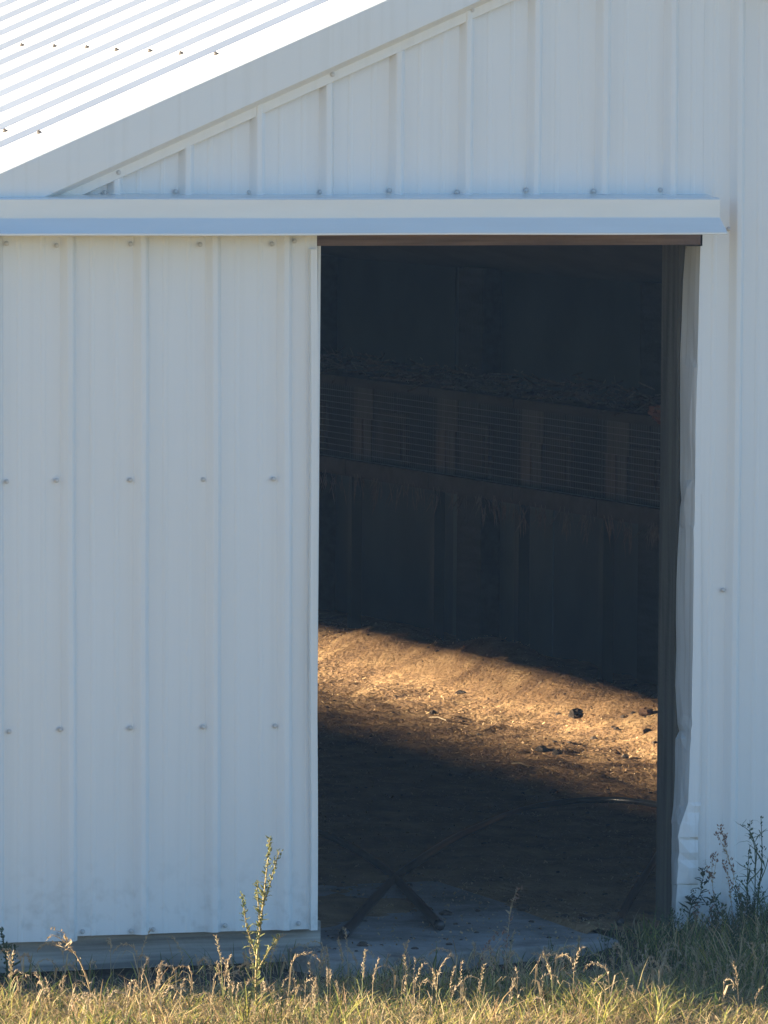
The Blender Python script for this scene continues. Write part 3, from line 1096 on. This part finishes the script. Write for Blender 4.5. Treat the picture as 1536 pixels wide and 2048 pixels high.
def colour_mesh(name, V, Fq, Cc, mat):
    """V (n,3), Fq (m,4) quads, Cc (n,3) colours: fast mesh with a colour attribute"""
    me = bpy.data.meshes.new(name)
    me.vertices.add(len(V))
    me.vertices.foreach_set('co', np.asarray(V, np.float32).ravel())
    m = len(Fq)
    me.loops.add(m * 4)
    me.loops.foreach_set('vertex_index', np.asarray(Fq, np.int32).ravel())
    me.polygons.add(m)
    me.polygons.foreach_set('loop_start', np.arange(0, m * 4, 4, dtype=np.int32))
    me.update(calc_edges=True)
    a = me.color_attributes.new('Col', 'FLOAT_COLOR', 'POINT')
    a.data.foreach_set('color', np.concatenate([Cc, np.ones((len(V), 1))], 1).astype(np.float32).ravel())
    me.materials.append(mat)
    me.validate()
    return link(name, me)


n = 38000
x = rng.uniform(-0.28, 4.1, n)
y = rng.uniform(-0.12, 13, n)


def top_z(x, y):
    sz = -0.029 + 0.0178 * np.asarray(y)
    return np.where((np.asarray(x) < 0.69) & (np.asarray(x) > -.3) & (np.asarray(y) < 1.29), np.maximum(floor_z(x, y), sz), floor_z(x, y))


kp = rng.random(n) < .25 + 1.2 * vnoise(x + 5, y, 1.6, 31)
x, y = x[kp], y[kp]
n = len(x)
z = top_z(x, y) + 0.002
L = rng.gamma(1.6, 0.0024, n) + 0.002
W = rng.uniform(0.001, 0.0026, n)
an = rng.uniform(0, 6.28, n)
ti = rng.normal(0, 0.35, n)
dx, dy, dz = np.cos(an) * L, np.sin(an) * L, np.abs(np.sin(ti)) * L
nx, ny, nz = -np.sin(an) * W, np.cos(an) * W, rng.normal(0, .7, n) * W
V = np.stack([np.stack([x - nx, y - ny, z - nz + 0.002], 1), np.stack([x + dx - nx, y + dy - ny, z + dz - nz + .003], 1), np.stack([x + dx + nx, y + dy + ny, z + dz + nz + .003], 1), np.stack([x + nx, y + ny, z + nz + .002], 1)], 1).reshape(-1, 3)
cc = np.array([0.46, 0.31, 0.16]) * rng.uniform(0.5, 1.25, (n, 1)) + rng.uniform(0, .03, (n, 3))
o = colour_mesh('chaff', V, np.arange(4 * n).reshape(n, 4), np.repeat(cc, 4, 0), M['chaff'])
kind(tag(o, 'pale chaff and wood shavings strewn over the barn floor', 'chaff'), 'stuff')
for (px, lab) in (((875, 1438), 'pale straw lying left of centre on the sunlit bedding'), ((1040, 1530), 'pale straw lying in the shade below the sunlit band')):
    a = on_floor(px[0] - 16, px[1] - 3, .008)
    b = on_floor(px[0] + 18, px[1] + 3, .008)
    mb = MB()
    mb.tube([a, (Vector(a) + Vector(b)) / 2 + Vector((0, 0, .008)), b], 0.003, 5)
    tag(mb.obj('straw', M['straw']), lab, 'straw', 'loose straws on the barn floor')


# ------------------------------------------------------------------ grass
def shade_line(x):                              # where the barn's own shadow ends on the grass
    return -(x - XL) * math.tan(math.radians(SUN_PHI))


def blades(n, px, py, h, wid, lean, col):
    """curved three-segment blades as one array"""
    az = rng.uniform(0, 6.283, n)
    wa = az + 1.57 + rng.normal(0, .5, n)
    z0 = gz(px, py)
    lv = [0, .4, .75, 1.0]
    ww = [1.0, .85, .55, .08]
    Vs = []
    for t_, k_ in zip(lv, ww):
        off = lean * h * t_ ** 2
        cx = px + np.cos(az) * off
        cy = py + np.sin(az) * off
        cz = z0 - 0.004 + h * t_ * np.sqrt(np.clip(1 - (lean * t_) ** 2 * .5, .08, 1))
        for s_ in (-1, 1):
            Vs.append(np.stack([cx + s_ * np.cos(wa) * wid * k_, cy + s_ * np.sin(wa) * wid * k_, cz], 1))
    V = np.stack(Vs, 1)                         # n,8,3
    base = (np.arange(n) * 8)[:, None, None]
    q = np.array([[0, 1, 3, 2], [2, 3, 5, 4], [4, 5, 7, 6]])[None]
    Fq = (base + q).reshape(-1, 4)
    Cc = np.repeat(col[:, None, :], 8, 1) * np.linspace(.9, 1.1, 8)[None, :, None]
    return V.reshape(-1, 3), Fq, Cc.reshape(-1, 3)


STRAW = np.array([0.6, 0.46, 0.24])
STRAW2 = np.array([0.40, 0.28, 0.15])
GREEN = np.array([0.10, 0.135, 0.035])
LIME = np.array([0.36, 0.34, 0.08])


def pick(n, ws):
    ws = np.asarray(ws, float)
    k = rng.choice(4, n, p=ws / ws.sum())
    c = np.array([STRAW, STRAW2, GREEN, LIME])[k]
    return c * rng.uniform(.7, 1.25, (n, 1)) * rng.uniform(.93, 1.07, (n, 3))


def field(name, n, x0, x1, y0, y1, hmin, hmax, wmin, wmax, lmin, lmax, ws, keep=None, label='', cat='grass'):
    px = rng.uniform(x0, x1, n)
    py = rng.uniform(y0, y1, n)
    if keep is not None:
        k = keep(px, py)
        px, py = px[k], py[k]
        n = len(px)
    cl = (0.35 + 1.3 * vnoise(px + 20, py + 20, 4.5, 12)) if hmax < .5 else 1.0
    V, Fq, Cc = blades(n, px, py, rng.uniform(hmin, hmax, n) * rng.uniform(.7, 1.1, n) * cl, rng.uniform(wmin, wmax, n), rng.uniform(lmin, lmax, n), pick(n, ws))
    return kind(tag(colour_mesh(name, V, Fq, Cc, M['blade']), label, cat), 'stuff')


slab_k = lambda x, y: ~((x > -0.31) & (x < 0.71) & (y > -0.36 + 0.2 * (x + .31))) & (y < -0.07)
field('mown_grass', 42000, -2.4, 2.6, -3.0, -0.55, .025, .075, .0012, .0028, .4, 1.3, (4, 2.2, 2.2, 4.5), None, 'short dry mown grass in the sun in front of the barn')
field('dry_litter', 34000, -2.4, 2.6, -3.0, -0.5, .03, .09, .001, .0022, 1.25, 1.4, (6, 4, .4, .6), None, 'dry cut grass clippings lying in the front strip of lawn')
field('mown_grass', 16000, -7, 7, -7, -2.2, .03, .08, .002, .004, .4, 1.3, (5, 3, 1.6, 3), None, 'lawn grass behind the photographer side of the sunny strip')
field('shaded_grass', 16000, -2.6, 3.6, -1.5, -0.03, .05, .12, .0012, .0026, .2, 1.1, (1.2, 1.2, 6, 1), lambda x, y: slab_k(x, y) & (rng.random(len(x)) < np.clip(.25 + .35 * (x + .6) , .25, 1)), 'green grass in the shade along the barn wall')
field('tall_grass', 11000, 0.7, 3.2, -1.15, -0.05, .1, .24, .0013, .0028, .3, 1.0, (1.4, 1.6, 6, 1.2), lambda x, y: rng.random(len(x)) < .7 + .3 * np.clip((x - .75) / .5, 0, 1), 'tall uncut grass in the shade right of the doorway')




# ---- stalks with seed heads
def spikelet(mb, p, d, l, r):
    d = Vector(d).normalized()
    a = d.cross(Vector((.2, .5, .8))).normalized() * r
    b = d.cross(a).normalized() * r
    p = Vector(p)
    m = p + d * l * .45
    mb.add([p, m + a, m + b, m - a, m - b, p + d * l], [(0, 1, 2), (0, 2, 3), (0, 3, 4), (0, 4, 1), (5, 2, 1), (5, 3, 2), (5, 4, 3), (5, 1, 4)])


def stalk_meshes(seed, h, droop, dense=26, r=0.0011):
    """an upright stalk that curls over, and its seed head"""
    rr = random.Random(seed)
    az = rr.uniform(0, 6.28)
    pts = []
    x = y = z = 0
    ang = rr.uniform(.02, .15)
    n = 16
    for i in range(n + 1):
        pts.append(Vector((x, y, z)))
        if i > n * .5:
            ang += droop * rr.uniform(.6, 1.3)
        st = h / n
        x += math.cos(az) * math.sin(ang) * st
        y += math.sin(az) * math.sin(ang) * st
        z += math.cos(ang) * st
    a = MB()
    a.tube(pts, [r * (1 - .55 * i / n) for i in range(n + 1)], 4)
    b = MB()
    for q in range(dense):
        f = n * (.55 + .45 * (q + .5) / dense)
        i = min(n - 1, int(f))
        p = pts[i].lerp(pts[i + 1], f - i)
        t = (pts[i + 1] - pts[i]).normalized()
        side = Vector((rr.gauss(0, 1), rr.gauss(0, 1), rr.gauss(0, 1)))
        side = (side - t * side.dot(t)).normalized()
        spikelet(b, p, t * .8 + side * .7, rr.uniform(.008, .016), rr.uniform(.0011, .002))
    c = MB()
    for q in range(rr.randint(1, 3)):
        i = rr.randint(1, 6)
        a2 = rr.uniform(0, 6.28)
        l = rr.uniform(.3, .55) * h
        e = Vector((math.cos(a2), math.sin(a2), 0))
        wv = Vector((-e.y, e.x, 0)) * .0022
        P0 = pts[i]
        seg = [P0, P0 + e * l * .25 + Vector((0, 0, l * .5)), P0 + e * l * .6 + Vector((0, 0, l * .55)), P0 + e * l * .85 + Vector((0, 0, l * .3))]
        vs = []
        for j, s_ in enumerate(seg):
            k_ = (1, .9, .6, .1)[j]
            vs += [s_ - wv * k_, s_ + wv * k_]
        c.add(vs, [(0, 1, 3, 2), (2, 3, 5, 4), (4, 5, 7, 6)])
    return a, b, c


PROTO = []
for k in range(10):
    a, b, c = stalk_meshes(40 + k, random.uniform(.14, .24), random.choice([.04, .1, .22, .34, .42]), dense=random.choice([16, 24, 34]))
    PROTO.append((a.mesh('stem', M['dry']), b.mesh('seed_head', M['seed']), c.mesh('leaf', M['dry'])))
GREENP = []
for k in range(5):
    a, b, c = stalk_meshes(80 + k, random.uniform(.14, .22), random.choice([.03, .08, .15]), dense=40, r=.0013)
    GREENP.append((a.mesh('stem', M['weed_leaf']), b.mesh('seed_head', M['seed']), c.mesh('leaf', M['weed_leaf'])))


def plant(name, meshes, pnames, loc, rz, sc, label, cat, group):
    e = empty(name, loc, label, cat, group)
    e.rotation_euler = (0, 0, rz)
    e.scale = (sc, sc, sc)
    for me, pn in zip(meshes, pnames):
        o = bpy.data.objects.new(pn, me)
        COL.objects.link(o)
        o.parent = e
    return e


def stalk_at(px, py, me, sc, label, group, rz=None, name='grass_stalk'):
    return plant(name, me, ('stem', 'seed_head', 'leaf'), (px, py, float(gz(px, py)) - .005), random.uniform(0, 6.28) if rz is None else rz, sc, label, 'grass stalk', group)


for q in range(230):
    px = random.uniform(-1.5, 1.75)
    py = random.uniform(-1.3, -0.5) if px < -.2 else random.uniform(-1.6, -.75)
    stalk_at(px, py, random.choice(PROTO), random.uniform(.6, 1.05), 'dry straw-coloured grass stalk with curled seed head along the shadow edge', 'dry curled grass stalks along the shadow edge')
for q in range(120):
    px = random.uniform(-1.5, 1.75)
    py = random.uniform(-1.5, -.65)
    stalk_at(px, py, random.choice(GREENP), random.uniform(.5, .95), 'upright yellow-green grass stalk with bristly seed head in the lawn edge', 'upright yellow-green grass stalks in the lawn edge')


# ---- loose tufts standing out of the lawn
TUFT = []
for k in range(6):
    nb = 34
    V, Fq, Cc = blades(nb, rng.normal(0, .016, nb), rng.normal(0, .016, nb), rng.uniform(.06, .17, nb), rng.uniform(.0012, .0026, nb), rng.uniform(.2, 1.15, nb), pick(nb, (1.2, .8, 2.2, 4) if k < 4 else (4, 3, .4, 1)))
    V[:, 2] -= float(gz(0, 0)) + .004
    o = colour_mesh('grass_tuft', V, Fq, Cc, M['blade'])
    TUFT.append(o.data)
    bpy.data.objects.remove(o)
for q in range(60):
    px = random.uniform(-1.5, 1.9) if q < 25 else random.uniform(-.3, 1.9)
    py = random.uniform(-1.7, -.62)
    k = random.choice(range(4)) if q % 3 else random.choice((4, 5))
    o = link('grass_tuft', TUFT[k], None, 0, (px, py, float(gz(px, py)) - .004))
    o.rotation_euler = (0, 0, random.uniform(0, 6.28))
    sc = random.uniform(.55, 1.05)
    o.scale = (sc * 1.1, sc * 1.1, sc)
    if k < 4:
        tag(o, 'loose yellow-green tuft of long grass standing out of the lawn', 'grass tuft', 'loose green grass tufts in the lawn')
    else:
        tag(o, 'dry straw-coloured tuft of long grass standing out of the lawn', 'grass tuft', 'loose dry grass tufts in the lawn')


# ---- tall yellow weed in front of the door
def leaf(mb, p, d, l, w_, droop=.3):
    d = Vector(d).normalized()
    s = d.cross(Vector((0, 0, 1)))
    s = (s if s.length > .05 else Vector((1, 0, 0))).normalized()
    up = s.cross(d).normalized()
    p = Vector(p)
    m1 = p + d * l * .35 + up * l * .06
    m2 = p + d * l * .7 + Vector((0, 0, -droop * l * .25))
    t = p + d * l + Vector((0, 0, -droop * l))
    mb.add([p, m1 + s * w_, m2 + s * w_ * .75, t, m2 - s * w_ * .75, m1 - s * w_, m1 - up * w_ * .3, m2 - up * w_ * .25],
           [(0, 6, 1), (1, 6, 7, 2), (2, 7, 3), (3, 7, 4), (4, 7, 6, 5), (5, 6, 0)])


YW = -1.02


def weed(name, stems, y, label, cat, mats, dens, leafl, group=None, thick=.004, wr=.2):
    """stems: polylines in photo coordinates at distance y from the wall"""
    base = at(*stems[0][0], 1, y)
    e = empty(name, (base[0], base[1], base[2]), label, cat, group)
    for si, st in enumerate(stems):
        pts = smoothpath([at(a, b, 1, y + random.uniform(-.02, .02)) for (a, b) in st], 5)
        mb = MB()
        n_ = len(pts)
        mb.tube(pts, [thick * (1 if si == 0 else .7) * (1 - .75 * i / n_) for i in range(n_)], 5)
        mb.obj('stem', mats[0], e, smooth=True)
        mb = MB()
        mc = MB()
        ln = sum((pts[i + 1] - pts[i]).length for i in range(n_ - 1))
        cnt = int(ln * dens)
        for q in range(cnt):
            f = (q + random.random()) / cnt * (n_ - 1.01)
            i = int(f)
            p = pts[i].lerp(pts[i + 1], f - i)
            t = (pts[i + 1] - pts[i]).normalized()
            a = random.uniform(0, 6.28)
            top = f / n_
            dvec = Vector((math.cos(a), math.sin(a), random.uniform(.0, .9))) + t * .3
            l_ = leafl * random.uniform(.5, 1.2) * (1.25 - .8 * top)
            if random.random() < .35 + .4 * (1 - top):
                leaf(mb, p, dvec, l_, l_ * wr, random.uniform(-.1, .5))
            else:
                for z_ in range(3):
                    spikelet(mc, p + Vector((random.gauss(0, .004), random.gauss(0, .004), random.gauss(0, .004))), dvec + Vector((0, 0, .6)), random.uniform(.007, .014), random.uniform(.0018, .003))
        if mb.v:
            kind(mb.obj('foliage', mats[1], e), 'stuff')
        if mc.v:
            kind(mc.obj('seed_head', mats[2], e), 'stuff')
    return e


weed('tall_weed', [[(514, 2014), (512, 1960), (515, 1900), (521, 1850), (528, 1790), (534, 1735), (538, 1700), (539, 1676)],
                   [(526, 1810), (538, 1775), (549, 1735), (559, 1702)],
                   [(513, 1915), (502, 1880), (493, 1850), (488, 1815), (484, 1790)],
                   [(516, 1940), (530, 1915), (545, 1890), (556, 1874)],
                   [(520, 1860), (518, 1820), (514, 1785), (516, 1765)]], YW,
     'tall yellowing weed with spiky branches standing before the white door', 'weed', (M['weed_stem'], M['weed_leaf'], M['weed_leaf']), 190, .035)
weed('dry_grass_clump', [[(182, 1985), (165, 1935), (145, 1900), (122, 1878), (104, 1872), (92, 1882)], [(145, 1900), (132, 1880), (128, 1866), (106, 1860)], [(150, 1907), (128, 1895), (112, 1890)]],
     -.85, 'dry brown grass stalk with white drooping husks at left before the door', 'grass stalk', (M['dry'], M['seed'], M['seed']), 60, .03, thick=.002)
weed('leafy_weed', [[(18, 1975), (14, 1930), (8, 1890), (2, 1858)], [(16, 1960), (26, 1920), (30, 1890)], [(12, 1910), (0, 1895), (-10, 1880)]], -.3,
     'dark leafy weed at the foot of the door at the far left', 'weed', (M['green_leaf'], M['green_leaf'], M['green_leaf']), 160, .04)
# feathery dry stalks in the doorway
weed('dry_grass_clump', [[(1000, 1990), (1008, 1930), (1015, 1880), (1020, 1830), (1032, 1785), (1042, 1776)], [(1016, 1870), (1020, 1825), (1026, 1800), (1040, 1795)], [(1004, 1960), (990, 1925), (975, 1890), (996, 1870)]],
     -.75, 'feathery pale grass stalk standing before the middle of the doorway', 'grass stalk', (M['dry'], M['seed'], M['redseed']), 90, .02, thick=.0014)
weed('dry_grass_clump', [[(935, 2000), (950, 1960), (975, 1915), (1000, 1880), (1010, 1862)], [(960, 1940), (962, 1910), (985, 1890)]],
     -.9, 'thin dry grass stalk leaning right in the doorway, left of the feathery one', 'grass stalk', (M['dry'], M['dry'], M['redseed']), 40, .02, thick=.0013)

# weeds against the wall right of the doorway
weed('climbing_vine', [[(1385, 1880), (1378, 1840), (1384, 1810), (1400, 1790), (1404, 1765), (1408, 1745), (1400, 1738)], [(1400, 1790), (1416, 1810), (1425, 1800), (1434, 1796)], [(1384, 1810), (1378, 1795), (1392, 1785)], [(1408, 1770), (1418, 1760), (1420, 1750)]],
     -.06, 'dark heart-leaved vine climbing the foot of the bent jamb', 'vine', (M['dark_leaf'], M['dark_leaf'], M['dark_leaf']), 150, .042, thick=.002)
for (dx_, lab, y_) in ((0, 'tall green grass tuft reaching highest up the right wall', -.2),):
    weed('tall_grass_tuft', [[(1514, 1880), (1516, 1800), (1524, 1720), (1522, 1632)], [(1508, 1880), (1510, 1790), (1510, 1700), (1501, 1672), (1500, 1640)], [(1500, 1880), (1494, 1790), (1497, 1720), (1500, 1690)],
                             [(1510, 1740), (1513, 1700), (1500, 1665), (1480, 1648)], [(1516, 1770), (1530, 1740), (1540, 1700)], [(1500, 1800), (1488, 1770), (1470, 1755)]],
         y_, lab, 'grass', (M['green_leaf'], M['green_leaf'], M['green_leaf']), 60, .085, thick=.0032, wr=.045)
for i, (st, lab) in enumerate([
    ([[(1490, 1870), (1475, 1780), (1455, 1710), (1446, 1672), (1440, 1652)], [(1455, 1710), (1440, 1680), (1432, 1668)], [(1460, 1725), (1450, 1690), (1450, 1668)]], 'thin stalk with highest reddish seed heads on the right wall'),
    ([[(1470, 1880), (1462, 1800), (1455, 1750), (1448, 1726)], [(1460, 1790), (1468, 1750), (1462, 1728)]], 'thin stalk with low reddish seed heads beside the tall green tuft'),
    ([[(1440, 1880), (1428, 1800), (1424, 1740), (1426, 1710)], [(1426, 1770), (1414, 1735), (1410, 1718)], [(1426, 1760), (1432, 1725), (1430, 1708)]], 'thin stalk with reddish seed heads right above the dark vine')]):
    weed('seed_stalk', st, -.16, lab, 'grass stalk', (M['dry'], M['dry'], M['redseed']), 110, .018, thick=.0013)
clumps = [(1222, 1940, 1862), (1178, 1955, 1895), (1300, 1960, 1850), (1345, 1965, 1820), (1395, 1950, 1810), (1440, 1950, 1790), (1485, 1950, 1770), (1525, 1950, 1780), (1262, 1960, 1880), (1370, 1990, 1880), (1460, 1985, 1860), (1515, 1985, 1870)]
labs = ['dark weed clump over the pointed right edge of the concrete slab', 'small dark weed clump in front of the concrete slab', 'dark weed clump in front of the door post', 'dark weed clump at the foot of the bent jamb', 'dark weed clump below the climbing vine', 'dark weed clump under the reddish seed stalks', 'dark weed clump left of the tall green tuft',
        'dark weed clump at the foot of the tall green tuft', 'dark weed clump at the right corner of the concrete slab', 'low shaded weed clump in front of the jamb weeds', 'low shaded weed clump between jamb and right edge', 'low shaded weed clump at the right edge']
for (c, lab) in zip(clumps, labs):
    st = []
    for q in range(13):
        bx = c[0] + random.gauss(0, 8)
        tx = c[0] + random.gauss(0, 26)
        ty = c[2] + random.uniform(-12, 70)
        st.append([(bx, c[1]), ((bx * 2 + tx) / 3 + random.gauss(0, 4), c[1] - (c[1] - ty) * .4), (tx, ty)])
    weed('weed_clump', st, -.18 if c[1] < 1970 else -.5, lab, 'weeds', (M['green_leaf'], M['green_leaf'], random.choice([M['redseed'], M['green_leaf'], M['dry']])), 190, .034, 'dark weeds along the wall right of the doorway', thick=.0016, wr=.13)

# ------------------------------------------------------------------ added volume imitating bluish lens glare
mb = MB()
mb.box(-310, 310, -310, 310, -1.2, 3.6)
hz = mb.obj('lens_veil', None)
hm = bpy.data.materials.new('lens_veil_volume')
hm.use_nodes = True
ht = hm.node_tree
ht.nodes.remove(ht.nodes['Principled BSDF'])
pv = ht.nodes.new('ShaderNodeVolumePrincipled')
pv.inputs['Color'].default_value = (0.32, 0.56, 1.0, 1)
pv.inputs['Density'].default_value = LENS_VEIL
ht.links.new(pv.outputs[0], ht.nodes['Material Output'].inputs['Volume'])
hz.data.materials.append(hm)
kind(tag(hz, 'thin bluish volume added round the barn to imitate lens glare', 'lens_veil'), 'stuff')
